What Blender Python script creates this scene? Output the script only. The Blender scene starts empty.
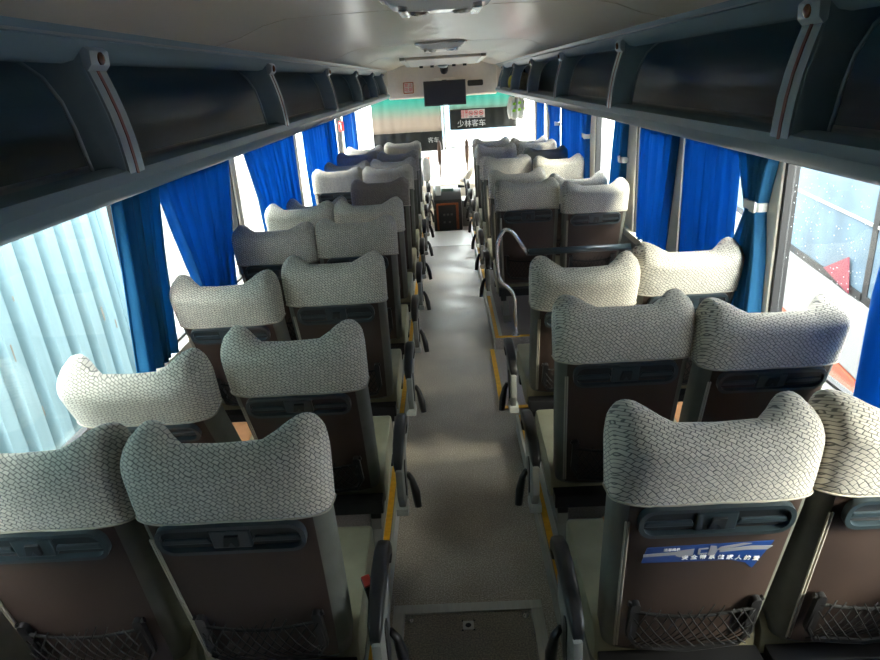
import bpy, bmesh, math, random
from mathutils import Vector, Matrix
R = math.radians
random.seed(7)
scene = bpy.context.scene
C = scene.collection

# ------------------------------------------------------------------ camera
cam_d = bpy.data.cameras.new('camera'); cam = bpy.data.objects.new('camera', cam_d); C.objects.link(cam)
cam_d.sensor_width = 36.0; cam_d.lens = 36.0 * 664.0 / 880.0; cam_d.clip_start = 0.02; cam_d.clip_end = 300
cam.location = (0, 0, 1.88)
cam.rotation_euler = (Matrix.Rotation(R(1.41), 3, 'Z') @ Matrix.Rotation(R(90 - 20.7), 3, 'X') @ Matrix.Rotation(R(-3.57), 3, 'Z')).to_euler()
scene.camera = cam
# ------------------------------------------------------------------ sky, sun, exposure
world = bpy.data.worlds.new('overcast_sky'); scene.world = world; world.use_nodes = True
bg = world.node_tree.nodes['Background']; bg.inputs[0].default_value = (1.0, 0.985, 0.96, 1); bg.inputs[1].default_value = 3.0
sun_d = bpy.data.lights.new('sun', 'SUN'); sun_d.energy = 1.3; sun_d.angle = R(14.0); sun_d.color = (1.0, 0.90, 0.72)
sun = bpy.data.objects.new('sun', sun_d); C.objects.link(sun)
sun.rotation_euler = Vector((-0.66, 0.52, -0.50)).to_track_quat('-Z', 'Y').to_euler()
scene.view_settings.view_transform = 'Standard'; scene.view_settings.look = 'None'
scene.view_settings.exposure = 3.0; scene.view_settings.gamma = 1.0; scene.view_settings.use_curve_mapping = False
try:
    scene.cycles.max_bounces = 10; scene.cycles.diffuse_bounces = 6; scene.cycles.transparent_max_bounces = 16
    scene.cycles.use_denoising = True; scene.cycles.sample_clamp_indirect = 8.0
except Exception: pass

# ------------------------------------------------------------------ materials
M = {}
def mat(name, col, rough=0.5, metal=0.0, var=0.0, vscale=20.0, bump=0.0, bscale=200.0, spec=0.5, trans=0.0, stretch=None):
    m = bpy.data.materials.new(name); m.use_nodes = True; nt = m.node_tree; N = nt.nodes; L = nt.links
    b = N['Principled BSDF']; out = N['Material Output']
    b.inputs['Base Color'].default_value = (*col, 1); b.inputs['Roughness'].default_value = rough
    b.inputs['Metallic'].default_value = metal; b.inputs['Specular IOR Level'].default_value = spec
    tc = N.new('ShaderNodeTexCoord'); vec = tc.outputs['Object']
    if stretch:
        mp = N.new('ShaderNodeMapping'); mp.inputs['Scale'].default_value = stretch; L.new(vec, mp.inputs[0]); vec = mp.outputs[0]
    colsock = None
    if var > 0:
        nz = N.new('ShaderNodeTexNoise'); nz.inputs['Scale'].default_value = vscale; nz.inputs['Detail'].default_value = 5
        L.new(vec, nz.inputs['Vector'])
        mr = N.new('ShaderNodeMapRange'); mr.inputs[1].default_value = 0.3; mr.inputs[2].default_value = 0.7
        mr.inputs[3].default_value = 1 - var; mr.inputs[4].default_value = 1 + var; L.new(nz.outputs['Fac'], mr.inputs[0])
        mx = N.new('ShaderNodeMix'); mx.data_type = 'RGBA'; mx.blend_type = 'MULTIPLY'; mx.inputs[0].default_value = 1
        mx.inputs[6].default_value = (*col, 1); L.new(mr.outputs[0], mx.inputs[7]); L.new(mx.outputs[2], b.inputs['Base Color']); colsock = mx.outputs[2]
    if bump > 0:
        nb = N.new('ShaderNodeTexNoise'); nb.inputs['Scale'].default_value = bscale; L.new(vec, nb.inputs['Vector'])
        bp = N.new('ShaderNodeBump'); bp.inputs['Strength'].default_value = bump; bp.inputs['Distance'].default_value = 0.004
        L.new(nb.outputs['Fac'], bp.inputs['Height']); L.new(bp.outputs[0], b.inputs['Normal'])
    if trans > 0:
        t = N.new('ShaderNodeBsdfTranslucent'); t.inputs[0].default_value = (*col, 1)
        if colsock: L.new(colsock, t.inputs[0])
        ms = N.new('ShaderNodeMixShader'); ms.inputs[0].default_value = trans
        L.new(b.outputs[0], ms.inputs[1]); L.new(t.outputs[0], ms.inputs[2]); L.new(ms.outputs[0], out.inputs[0])
    M[name] = m; return m

def glass(name, tint, gloss=0.06):
    m = bpy.data.materials.new(name); m.use_nodes = True; nt = m.node_tree; N = nt.nodes; L = nt.links
    N.remove(N['Principled BSDF']); out = N['Material Output']
    t = N.new('ShaderNodeBsdfTransparent'); t.inputs[0].default_value = (*tint, 1)
    g = N.new('ShaderNodeBsdfGlossy'); g.inputs['Roughness'].default_value = 0.02
    ms = N.new('ShaderNodeMixShader'); ms.inputs[0].default_value = gloss
    L.new(t.outputs[0], ms.inputs[1]); L.new(g.outputs[0], ms.inputs[2]); L.new(ms.outputs[0], out.inputs[0])
    M[name] = m; return m

def cover_mat(name, light, dark, cell=0.0145):
    """woven head-cover cloth: small interlocking diagonal cells outlined by darker thread"""
    m = bpy.data.materials.new(name); m.use_nodes = True; nt = m.node_tree; N = nt.nodes; L = nt.links
    b = N['Principled BSDF']; b.inputs['Roughness'].default_value = 0.95; b.inputs['Specular IOR Level'].default_value = 0.1
    b.inputs['Sheen Weight'].default_value = 0.3
    tc = N.new('ShaderNodeTexCoord'); sp = N.new('ShaderNodeSeparateXYZ'); L.new(tc.outputs['Object'], sp.inputs[0])
    ad = N.new('ShaderNodeMath'); ad.operation = 'MULTIPLY_ADD'; ad.inputs[1].default_value = 0.45; L.new(sp.outputs[1], ad.inputs[0]); L.new(sp.outputs[0], ad.inputs[2])
    cb = N.new('ShaderNodeCombineXYZ'); L.new(ad.outputs[0], cb.inputs[0]); av = N.new('ShaderNodeMath'); av.operation = 'MULTIPLY_ADD'; av.inputs[1].default_value = 0.85; L.new(sp.outputs[1], av.inputs[0]); L.new(sp.outputs[2], av.inputs[2]); L.new(av.outputs[0], cb.inputs[1])
    nz = N.new('ShaderNodeTexNoise'); nz.inputs['Scale'].default_value = 30; nz.inputs['Detail'].default_value = 1; L.new(cb.outputs[0], nz.inputs[0])
    mxv = N.new('ShaderNodeMix'); mxv.data_type = 'VECTOR'; mxv.inputs[0].default_value = 0.016
    L.new(cb.outputs[0], mxv.inputs[4]); L.new(nz.outputs['Color'], mxv.inputs[5])
    mp = N.new('ShaderNodeMapping'); mp.inputs['Rotation'].default_value = (0, 0, R(45)); L.new(mxv.outputs[1], mp.inputs[0])
    br = N.new('ShaderNodeTexBrick'); br.offset = 0.5; br.squash = 1.0
    br.inputs['Scale'].default_value = 1.0; br.inputs['Brick Width'].default_value = cell; br.inputs['Row Height'].default_value = cell * 0.74
    br.inputs['Mortar Size'].default_value = cell * 0.10; br.inputs['Mortar Smooth'].default_value = 0.6
    br.inputs['Color1'].default_value = (*light, 1); br.inputs['Color2'].default_value = (*[c * 0.82 for c in light], 1); br.inputs['Mortar'].default_value = (*dark, 1)
    L.new(mp.outputs[0], br.inputs['Vector'])
    n2 = N.new('ShaderNodeTexNoise'); n2.inputs['Scale'].default_value = 900; L.new(tc.outputs['Object'], n2.inputs[0])
    mx = N.new('ShaderNodeMix'); mx.data_type = 'RGBA'; mx.blend_type = 'MULTIPLY'; mx.inputs[0].default_value = 0.5
    L.new(br.outputs['Color'], mx.inputs[6]); L.new(n2.outputs['Color'], mx.inputs[7])
    L.new(br.outputs['Color'], b.inputs['Base Color'])
    bp = N.new('ShaderNodeBump'); bp.inputs['Strength'].default_value = 0.5; bp.inputs['Distance'].default_value = 0.003; bp.invert = True
    L.new(br.outputs['Fac'], bp.inputs['Height']); L.new(bp.outputs[0], b.inputs['Normal'])
    M[name] = m; return m

def speckle_mat(name, base, light, rough=0.4, scale=170):
    m = bpy.data.materials.new(name); m.use_nodes = True; nt = m.node_tree; N = nt.nodes; L = nt.links
    b = N['Principled BSDF']; b.inputs['Roughness'].default_value = rough
    tc = N.new('ShaderNodeTexCoord')
    a = N.new('ShaderNodeTexNoise'); a.inputs['Scale'].default_value = scale; a.inputs['Detail'].default_value = 2; L.new(tc.outputs['Object'], a.inputs[0])
    r = N.new('ShaderNodeValToRGB'); r.color_ramp.elements[0].position = 0.40; r.color_ramp.elements[1].position = 0.68
    r.color_ramp.elements[0].color = (*base, 1); r.color_ramp.elements[1].color = (*light, 1); L.new(a.outputs['Fac'], r.inputs[0])
    c = N.new('ShaderNodeTexNoise'); c.inputs['Scale'].default_value = 3.5; c.inputs['Detail'].default_value = 6; L.new(tc.outputs['Object'], c.inputs[0])
    mr = N.new('ShaderNodeMapRange'); mr.inputs[1].default_value = 0.3; mr.inputs[2].default_value = 0.7; mr.inputs[3].default_value = 0.78; mr.inputs[4].default_value = 1.15; L.new(c.outputs['Fac'], mr.inputs[0])
    mx = N.new('ShaderNodeMix'); mx.data_type = 'RGBA'; mx.blend_type = 'MULTIPLY'; mx.inputs[0].default_value = 1
    L.new(r.outputs[0], mx.inputs[6]); L.new(mr.outputs[0], mx.inputs[7]); L.new(mx.outputs[2], b.inputs['Base Color'])
    mq = N.new('ShaderNodeMapRange'); mq.inputs[1].default_value = 0.3; mq.inputs[2].default_value = 0.7; mq.inputs[3].default_value = rough - 0.08; mq.inputs[4].default_value = rough + 0.12
    L.new(c.outputs['Fac'], mq.inputs[0]); L.new(mq.outputs[0], b.inputs['Roughness'])
    M[name] = m; return m

def shade_mat(name):
    """windscreen blind cloth: dyed teal along the top, fading to beige further down"""
    m = bpy.data.materials.new(name); m.use_nodes = True; nt = m.node_tree; N = nt.nodes; L = nt.links
    b = N['Principled BSDF']; b.inputs['Roughness'].default_value = 0.9; out = N['Material Output']
    tc = N.new('ShaderNodeTexCoord'); sp = N.new('ShaderNodeSeparateXYZ'); L.new(tc.outputs['Object'], sp.inputs[0])
    mr = N.new('ShaderNodeMapRange'); mr.inputs[1].default_value = 1.30; mr.inputs[2].default_value = 1.62; L.new(sp.outputs[2], mr.inputs[0])
    r = N.new('ShaderNodeValToRGB'); r.color_ramp.elements[0].color = (0.36, 0.315, 0.275, 1); r.color_ramp.elements[1].color = (0.10, 0.36, 0.315, 1)
    r.color_ramp.elements[0].position = 0.15; L.new(mr.outputs[0], r.inputs[0]); L.new(r.outputs[0], b.inputs['Base Color'])
    t = N.new('ShaderNodeBsdfTranslucent'); L.new(r.outputs[0], t.inputs[0])
    ms = N.new('ShaderNodeMixShader'); ms.inputs[0].default_value = 0.62; L.new(b.outputs[0], ms.inputs[1]); L.new(t.outputs[0], ms.inputs[2]); L.new(ms.outputs[0], out.inputs[0])
    M[name] = m; return m

cover_mat('cover', (0.68, 0.635, 0.53), (0.15, 0.145, 0.13))
cover_mat('cover_brown', (0.33, 0.28, 0.23), (0.08, 0.07, 0.055))
cover_mat('cover_grey', (0.50, 0.47, 0.42), (0.085, 0.08, 0.07))
mat('bare_grey', (0.085, 0.08, 0.075), 0.8, var=0.15, bump=0.2)
mat('upholstery', (0.125, 0.128, 0.104), 0.55, var=0.10, vscale=14, bump=0.12, bscale=500)
mat('cushion_green', (0.29, 0.27, 0.175), 0.5, var=0.10, vscale=14, bump=0.12, bscale=500)
mat('tan', (0.42, 0.20, 0.09), 0.5, var=0.1, bump=0.1, bscale=500)
mat('brown_panel', (0.046, 0.029, 0.022), 0.55, var=0.10, vscale=8, bump=0.1, bscale=700)
mat('piping', (0.42, 0.38, 0.30), 0.6)
mat('teal_plastic', (0.026, 0.040, 0.047), 0.30, spec=0.6)
mat('slot_dark', (0.012, 0.015, 0.018), 0.5)
mat('black_plastic', (0.014, 0.014, 0.015), 0.38, var=0.1, vscale=60, spec=0.5)
mat('net', (0.010, 0.010, 0.010), 0.9)
mat('grey_plastic', (0.21, 0.21, 0.19), 0.45, var=0.06)
mat('frame_black', (0.009, 0.009, 0.010), 0.5)
mat('red_plastic', (0.55, 0.03, 0.02), 0.35)
mat('orange_plastic', (0.70, 0.13, 0.03), 0.4)
speckle_mat('floor_vinyl', (0.25, 0.213, 0.165), (0.55, 0.485, 0.39), 0.36)
speckle_mat('hatch_vinyl', (0.17, 0.15, 0.108), (0.34, 0.30, 0.225), 0.42)
speckle_mat('step_vinyl', (0.21, 0.185, 0.175), (0.34, 0.30, 0.29), 0.45)
mat('aluminium', (0.50, 0.50, 0.45), 0.35, metal=0.35, var=0.08, vscale=30, stretch=(4, 0.4, 4))
mat('pale_floor_lit', (0.75, 0.75, 0.73), 0.4, metal=0.2)  # light floor tone with the door light mixed into the white
mat('chrome', (0.75, 0.74, 0.72), 0.22, metal=0.8, var=0.05)
mat('yellow', (0.72, 0.36, 0.015), 0.5, var=0.12, vscale=40)
mat('ceiling_vinyl', (0.70, 0.63, 0.52), 0.28, var=0.05, vscale=3, spec=0.55, stretch=(1, 0.3, 1))
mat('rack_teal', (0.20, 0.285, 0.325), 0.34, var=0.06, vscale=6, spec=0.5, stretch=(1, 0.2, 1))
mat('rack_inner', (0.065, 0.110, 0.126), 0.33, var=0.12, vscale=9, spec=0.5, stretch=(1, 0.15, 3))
mat('rack_line', (0.40, 0.42, 0.42), 0.35, metal=0.3)
mat('bracket', (0.23, 0.30, 0.33), 0.32, var=0.05, spec=0.55)
mat('bracket_trim', (0.42, 0.47, 0.48), 0.28, metal=0.2)
mat('lamp_lens', (0.82, 0.81, 0.77), 0.18)
mat('trim_teal', (0.26, 0.31, 0.325), 0.3)
mat('red_line', (0.16, 0.030, 0.018), 0.4)
mat('amber', (0.20, 0.085, 0.04), 0.25)
mat('cream_wall', (0.72, 0.67, 0.55), 0.45, var=0.05)
mat('wall_grey', (0.34, 0.34, 0.31), 0.5, var=0.06)
mat('rubber', (0.012, 0.012, 0.012), 0.6)
mat('curtain_blue', (0.020, 0.175, 0.42), 0.75, var=0.12, vscale=30, trans=0.60, stretch=(1, 1, 0.1))
mat('curtain_dark', (0.018, 0.185, 0.37), 0.75, var=0.12, vscale=30, trans=0.55, stretch=(1, 1, 0.1))
mat('curtain_light', (0.045, 0.26, 0.50), 0.75, var=0.12, vscale=30, trans=0.60, stretch=(1, 1, 0.1))
mat('clip_white', (0.72, 0.72, 0.68), 0.4)
glass('window_glass', (0.93, 0.97, 0.97))
glass('side_glass', (0.92, 0.96, 0.97), 0.05)
mat('droplet', (0.8, 0.85, 0.88), 0.1)
mat('screen_black', (0.025, 0.025, 0.032), 0.25)
mat('bulkhead', (0.74, 0.67, 0.56), 0.5, var=0.04)
shade_mat('shade_cloth')
mat('shade_black', (0.028, 0.032, 0.030), 0.8, trans=0.10)
mat('white_print', (0.85, 0.85, 0.83), 0.6)
mat('red_print', (0.70, 0.03, 0.03), 0.6)
mat('black_print', (0.02, 0.02, 0.02), 0.6)
mat('sign_white', (0.72, 0.70, 0.66), 0.6)
mat('sticker_blue', (0.012, 0.055, 0.23), 0.35)
mat('belt_grey', (0.30, 0.30, 0.32), 0.45)
mat('dash_beige', (0.62, 0.55, 0.44), 0.5, var=0.05)
mat('dash_dark', (0.03, 0.032, 0.034), 0.45)
mat('wood_trim', (0.42, 0.11, 0.035), 0.35, var=0.2, vscale=14, stretch=(6, 6, 1))
mat('handle_brown', (0.10, 0.055, 0.035), 0.5)
mat('green_lcd', (0.10, 0.16, 0.13), 0.2)
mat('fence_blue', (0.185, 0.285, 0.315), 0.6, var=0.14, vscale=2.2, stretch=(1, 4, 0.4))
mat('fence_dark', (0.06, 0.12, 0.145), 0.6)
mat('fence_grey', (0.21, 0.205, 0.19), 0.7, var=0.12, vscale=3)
mat('rust', (0.22, 0.19, 0.15), 0.9)
mat('cap_blue', (0.06, 0.14, 0.24), 0.6)
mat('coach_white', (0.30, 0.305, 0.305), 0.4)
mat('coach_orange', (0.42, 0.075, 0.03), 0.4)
mat('coach_glass', (0.10, 0.16, 0.215), 0.45, var=0.30, vscale=2.5, spec=0.25)
mat('coach_curtain', (0.05, 0.17, 0.34), 0.8, var=0.2, vscale=8, stretch=(1, 6, 0.3))
mat('pennant_red', (0.22, 0.035, 0.055), 0.6)
mat('ground', (0.26, 0.25, 0.24), 0.9, var=0.15, vscale=1.2)
mat('leaf', (0.10, 0.15, 0.06), 0.8, var=0.4, vscale=3)
mat('bark', (0.12, 0.09, 0.06), 0.9, var=0.3)
mat('hivis', (0.35, 0.75, 0.05), 0.6)
mat('cloth_pale', (0.62, 0.62, 0.58), 0.9, var=0.1)
mat('bag_olive', (0.33, 0.31, 0.20), 0.85, var=0.2)
mat('bag_yellow', (0.65, 0.58, 0.08), 0.8, var=0.1)
mat('van_blue', (0.06, 0.16, 0.33), 0.4)

# ------------------------------------------------------------------ mesh helpers
class MB:
    """collects simple shapes; build() links them as ONE mesh object"""
    def __init__(s): s.v = []; s.f = []
    def box(s, x0, x1, y0, y1, z0, z1):
        b = len(s.v)
        s.v += [(x0, y0, z0), (x1, y0, z0), (x1, y1, z0), (x0, y1, z0), (x0, y0, z1), (x1, y0, z1), (x1, y1, z1), (x0, y1, z1)]
        for q in ((0, 3, 2, 1), (4, 5, 6, 7), (0, 1, 5, 4), (1, 2, 6, 5), (2, 3, 7, 6), (3, 0, 4, 7)): s.f.append([b + i for i in q])
        return s
    def prism(s, poly, a0, a1, axis='y'):
        """poly: 2D outline in the plane perpendicular to axis; y:(x,z) x:(y,z) z:(x,y)"""
        def P(p, a): return (p[0], a, p[1]) if axis == 'y' else ((a, p[0], p[1]) if axis == 'x' else (p[0], p[1], a))
        b = len(s.v); n = len(poly)
        s.v += [P(p, a0) for p in poly] + [P(p, a1) for p in poly]
        s.f.append(list(range(b, b + n))); s.f.append(list(range(b + 2 * n - 1, b + n - 1, -1)))
        for i in range(n):
            j = (i + 1) % n; s.f.append([b + i, b + n + i, b + n + j, b + j])
        return s
    def tube(s, path, r, n=8, closed=False, flat=1.0):
        path = [Vector(p) for p in path]; k = len(path); b = len(s.v)
        rr = r if isinstance(r, (list, tuple)) else [r] * k
        up = Vector((0, 0, 1)); prev = None
        for i, p in enumerate(path):
            t = (path[(i + 1) % k] - path[i - 1]) if closed else (path[min(i + 1, k - 1)] - path[max(i - 1, 0)])
            t.normalize()
            if prev is None: a = t.cross(up if abs(t.z) < 0.9 else Vector((1, 0, 0)))
            else: a = prev - t * prev.dot(t)
            a.normalize(); prev = a; c = t.cross(a)
            for q in range(n):
                th = 2 * math.pi * q / n; s.v.append(tuple(p + (a * math.cos(th) + c * math.sin(th) * flat) * rr[i]))
        for i in range(k if closed else k - 1):
            for q in range(n):
                i2 = (i + 1) % k; s.f.append([b + i * n + q, b + i * n + (q + 1) % n, b + i2 * n + (q + 1) % n, b + i2 * n + q])
        if not closed: s.f.append([b + q for q in range(n)][::-1]); s.f.append([b + (k - 1) * n + q for q in range(n)])
        return s
    def lathe(s, prof, c=(0, 0, 0), n=20, axis='z'):
        b = len(s.v)
        for (r, h) in prof:
            for q in range(n):
                th = 2 * math.pi * q / n; x, y = r * math.cos(th), r * math.sin(th)
                p = (x, y, h) if axis == 'z' else ((h, x, y) if axis == 'x' else (x, h, y)); s.v.append((c[0] + p[0], c[1] + p[1], c[2] + p[2]))
        for i in range(len(prof) - 1):
            for q in range(n): s.f.append([b + i * n + q, b + i * n + (q + 1) % n, b + (i + 1) * n + (q + 1) % n, b + (i + 1) * n + q])
        s.f.append([b + q for q in range(n)][::-1]); s.f.append([b + (len(prof) - 1) * n + q for q in range(n)])
        return s
    def grid(s, rows, close=False):
        """rows of equal length lists of points"""
        b = len(s.v); n = len(rows[0])
        for r in rows: s.v += [tuple(p) for p in r]
        for i in range(len(rows) - 1):
            for j in range(n if close else n - 1):
                j2 = (j + 1) % n; s.f.append([b + i * n + j, b + i * n + j2, b + (i + 1) * n + j2, b + (i + 1) * n + j])
        return s
    def mesh(s, name, material, smooth=False, bevel=0.0, solid=0.0, seg=2, merge=False):
        me = bpy.data.meshes.new(name); me.from_pydata(s.v, [], s.f); bm = bmesh.new(); bm.from_mesh(me)
        if merge: bmesh.ops.remove_doubles(bm, verts=bm.verts, dist=1e-5)
        bmesh.ops.recalc_face_normals(bm, faces=bm.faces)
        if bevel > 0:
            ed = [e for e in bm.edges if len(e.link_faces) == 2 and e.calc_face_angle(0) > 0.5]
            bmesh.ops.bevel(bm, geom=ed, offset=bevel, segments=seg, affect='EDGES', profile=0.6, clamp_overlap=True)
        if solid > 0: bmesh.ops.solidify(bm, geom=bm.faces, thickness=solid)
        bm.to_mesh(me); bm.free()
        if smooth:
            for p in me.polygons: p.use_smooth = True
            if smooth == 'auto':
                try: me.set_sharp_from_angle(angle=R(38))
                except Exception: pass
        if material: me.materials.append(M[material])
        return me
    def build(s, name, material, parent=None, **k):
        o = bpy.data.objects.new(name, s.mesh(name, material, **k)); C.objects.link(o)
        if parent is not None: o.parent = parent
        return o
def link(name, me, parent=None):
    o = bpy.data.objects.new(name, me); C.objects.link(o); o.parent = parent; return o
def tag(o, label, cat, group=None, kind=None):
    o['label'] = label; o['category'] = cat
    if group: o['group'] = group
    if kind: o['kind'] = kind
    return o
def thing(name, label, cat, loc=(0, 0, 0), rz=0.0, group=None):
    o = bpy.data.objects.new(name, None); C.objects.link(o); o.location = loc; o.rotation_euler = (0, 0, rz); o.empty_display_size = 0.1
    return tag(o, label, cat, group)
def struct(o): o['kind'] = 'structure'; return o
def rrect(cx, cy, hw, hh, r, n=5):
    out = []
    for (sx, sy, a0) in ((1, 1, 0), (-1, 1, 90), (-1, -1, 180), (1, -1, 270)):
        for i in range(n + 1):
            a = R(a0 + 90 * i / n); out.append((cx + sx * (hw - r) + r * math.cos(a), cy + sy * (hh - r) + r * math.sin(a)))
    return out
def lerp(a, b, t): return a + (b - a) * t
def sstep(a, b, x): t = min(1, max(0, (x - a) / (b - a))); return t * t * (3 - 2 * t)
def interp(tab, x):
    for (a, va), (b, vb) in zip(tab, tab[1:]):
        if x <= b: return lerp(va, vb, max(0, (x - a) / (b - a)))
    return tab[-1][1]
def text_mesh(body, size, material, extrude=0.0008):
    cu = bpy.data.curves.new('print', 'FONT'); cu.body = body; cu.size = size; cu.extrude = extrude; cu.align_x = 'CENTER'; cu.align_y = 'CENTER'
    o = bpy.data.objects.new('print', cu); C.objects.link(o)
    dg = bpy.context.evaluated_depsgraph_get(); me = bpy.data.meshes.new_from_object(o.evaluated_get(dg))
    bpy.data.objects.remove(o); bpy.data.curves.remove(cu)
    me.materials.clear(); me.materials.append(M[material]); return me
def text(name, body, size, material, parent, loc, rot=(R(90), 0, 0), scale=(1, 1, 1)):
    o = link(name, text_mesh(body, size, material), parent); o.location = loc; o.rotation_euler = rot; o.scale = scale; return o

XW = 1.285      # inner face of the side walls
PZ = 0.10       # height of the seat platforms above the aisle
YB, YF = -1.0, 10.35
# ================================================================== STRUCTURE
# ---- floor
fl = struct(MB().box(-1.335, 1.335, YB, 7.80, -0.12, 0.0).build('floor', 'floor_vinyl'))
MB().box(-0.32, 0.32, 7.80, 8.62, -0.12, 0.004).build('front_floor_lit', 'pale_floor_lit', fl, bevel=0.004)  # light front floor section; door light falling on it is painted into its colour
MB().box(-1.335, -0.325, 7.80, 9.1, -0.12, 0.0).build('floor_section', 'floor_vinyl', fl)
MB().box(0.325, 1.335, 7.80, 9.1, -0.12, 0.0).build('floor_section', 'floor_vinyl', fl)
MB().box(-1.335, 1.335, 9.1, YF, -0.40, -0.30).build('entry_floor', 'step_vinyl', fl)
MB().box(-0.32, 0.32, 8.63, 9.1, -0.30, -0.05).build('entry_step', 'step_vinyl', fl, bevel=0.006)

def platform(x0, x1, y0, y1, inner):
    p = struct(MB().box(x0, x1, y0, y1, 0.001, PZ).build('floor_platform', 'step_vinyl'))
    s = 1 if inner > 0 else -1                       # the aisle edge
    xi = inner
    MB().box(min(xi, xi - s * 0.012), max(xi, xi - s * 0.012), y0, y1, 0.002, PZ + 0.004).build('nosing', 'aluminium', p)
    a, b = xi + s * 0.004, xi + s * 0.030
    MB().box(min(a, b), max(a, b), y0 + 0.005, y1 - 0.005, PZ, PZ + 0.004).build('yellow_edge_strip', 'yellow', p)
    a, b = xi + s * 0.031, xi + s * 0.055
    MB().box(min(a, b), max(a, b), y0 + 0.005, y1 - 0.005, PZ, PZ + 0.003).build('grey_edge_strip', 'aluminium', p)
    return p
pL = platform(-XW, -0.315, YB, 8.95, -0.315)
pR = platform(0.325, XW, YB, 3.30, 0.325)
pF = platform(0.285, XW, 4.48, 8.95, 0.285)
MB().box(0.289, 0.60, 4.484, 4.512, PZ, PZ + 0.005).build('yellow_edge_strip', 'yellow', pF)
# mid-door stairwell: top tread beside the aisle with a yellow edge
st = struct(MB().box(0.245, 0.62, 3.55, 4.476, 0.001, 0.012).build('floor_tread', 'step_vinyl'))
MB().box(0.245, 0.275, 3.55, 4.476, 0.012, 0.018).build('yellow_edge_strip', 'yellow', st)
MB().box(0.276, 0.62, 3.55, 3.58, 0.012, 0.018).build('yellow_edge_strip', 'yellow', st)
MB().box(0.62, XW, 3.302, 4.476, -0.06, 0.004).build('lower_tread', 'step_vinyl', st)

# ---- ceiling: curved shell with separate panels
def ceil_prof(n=18):
    out = []
    for i in range(n + 1):
        x = lerp(-0.70, 0.70, i / n); a = abs(x); z = 2.085 - 0.058 * sstep(0.45, 0.70, a) ** 1.2 - 0.006 * (a / 0.5) ** 2
        out.append((x, z))
    return out
cp = ceil_prof()
roof = struct(MB().box(-1.335, 1.335, YB, YF, 2.16, 2.22).build('ceiling', 'wall_grey'))
seams = [YB, 0.55, 2.25, 4.35, 6.15, 8.05, 9.62]
for a, b in zip(seams, seams[1:]):
    poly = cp + [(x, z + 0.02) for x, z in reversed(cp)]
    MB().prism(poly, a + 0.006, b - 0.006).build('ceiling_panel', 'ceiling_vinyl', roof, smooth='auto')
    MB().prism([(x, z + 0.012) for x, z in cp] + [(x, z + 0.03) for x, z in reversed(cp)], b - 0.02, b + 0.02).build('seam_backing', 'rubber', roof, smooth='auto')

# ---- side walls with window openings, pillars and panes
ZS, ZT = 0.80, 1.56
PILL = {-1: [(-1.0, 0.10), (1.12, 1.20), (2.60, 2.68), (4.02, 4.10), (5.80, 5.90), (7.42, 7.50), (8.55, 8.63), (9.85, 9.95)],
        1: [(-1.0, 0.10), (1.12, 1.20), (2.575, 2.78), (3.68, 3.86), (4.60, 4.88), (5.88, 6.08), (7.48, 7.58), (8.62, 8.72), (9.75, 9.85)]}
wn = 0
for s, side in ((-1, 'left'), (1, 'right')):
    a, b = sorted((s * XW, s * (XW + 0.05)))
    w = struct(MB().box(a, b, YB, YF if s < 0 else 3.42, -0.40, ZS).build('wall_' + side, 'wall_grey'))
    if s > 0: MB().box(a, b, 4.55, YF, -0.40, ZS).build('front_wall_panel', 'wall_grey', w)
    MB().box(a, b, YB, YF, ZT, 2.16).build('upper_wall', 'wall_grey', w)
    c, d = sorted((s * (XW - 0.035), s * (XW + 0.002)))
    MB().box(c, d, YB, YF if s < 0 else 9.2, ZS - 0.05, ZS).build('window_ledge', 'cream_wall', w, bevel=0.006)
    for (y0, y1) in PILL[s]:
        e, f = sorted((s * (XW - 0.012), s * (XW + 0.05)))
        MB().box(e, f, y0, y1, ZS, ZT).build('pillar', 'cream_wall', w, bevel=0.006)
        MB().box(*sorted((s * (XW - 0.002), s * (XW + 0.045))), y0 - 0.02, y1 + 0.02, ZS + 0.001, ZT - 0.001).build('pillar_seal', 'rubber', w)
    for (p, q) in zip(PILL[s], PILL[s][1:]):
        wn += 1; y0, y1 = p[1] + 0.022, q[0] - 0.022
        g = struct(MB().box(*sorted((s * (XW + 0.022), s * (XW + 0.028))), y0 + 0.001, y1 - 0.001, ZS + 0.012, ZT - 0.012).build('window_%d' % wn, 'side_glass'))
        fr = MB()
        for (z0, z1) in ((ZS + 0.001, ZS + 0.012), (ZT - 0.012, ZT - 0.001)): fr.box(*sorted((s * (XW + 0.012), s * (XW + 0.04))), y0, y1, z0, z1)
        fr.build('window_frame', 'rubber', g)
        if s > 0 and abs(p[1] - 1.20) < 0.01:
            dm = MB()
            for i in range(170):
                yy, zz, rr = random.uniform(2.05, 2.54), random.triangular(0.95, 1.53, 1.40), random.uniform(0.0012, 0.0032)
                dm.lathe([(0.0004, rr * 0.6), (rr * 0.8, rr * 0.35), (rr, 0), (0.0004, -0.0005)], (XW + 0.0225, yy, zz), 6, 'x')
            dp = dm.build('rain_droplets', 'droplet', g, smooth=True); dp.scale = (1, 1, 1); dp['kind'] = 'stuff'
dr = struct(MB().box(XW + 0.02, XW + 0.028, 3.47, 4.50, 0.02, ZS - 0.06).build('door_1', 'side_glass'))
df = MB()
for (y0, y1, z0, z1) in ((3.42, 3.47, -0.40, ZS - 0.001), (4.50, 4.55, -0.40, ZS - 0.001), (3.47, 4.50, ZS - 0.06, ZS - 0.001), (3.47, 4.50, -0.40, 0.02), (3.965, 4.005, 0.02, ZS - 0.06)): df.box(XW + 0.004, XW + 0.045, y0, y1, z0, z1)
df.build('door_frame', 'rubber', dr)
MB().tube([(XW - 0.01, 3.93, 0.15), (XW - 0.04, 3.93, 0.20), (XW - 0.04, 3.93, 0.60), (XW - 0.01, 3.93, 0.65)], 0.012, 8).build('door_handle', 'chrome', dr, smooth=True)
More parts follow.
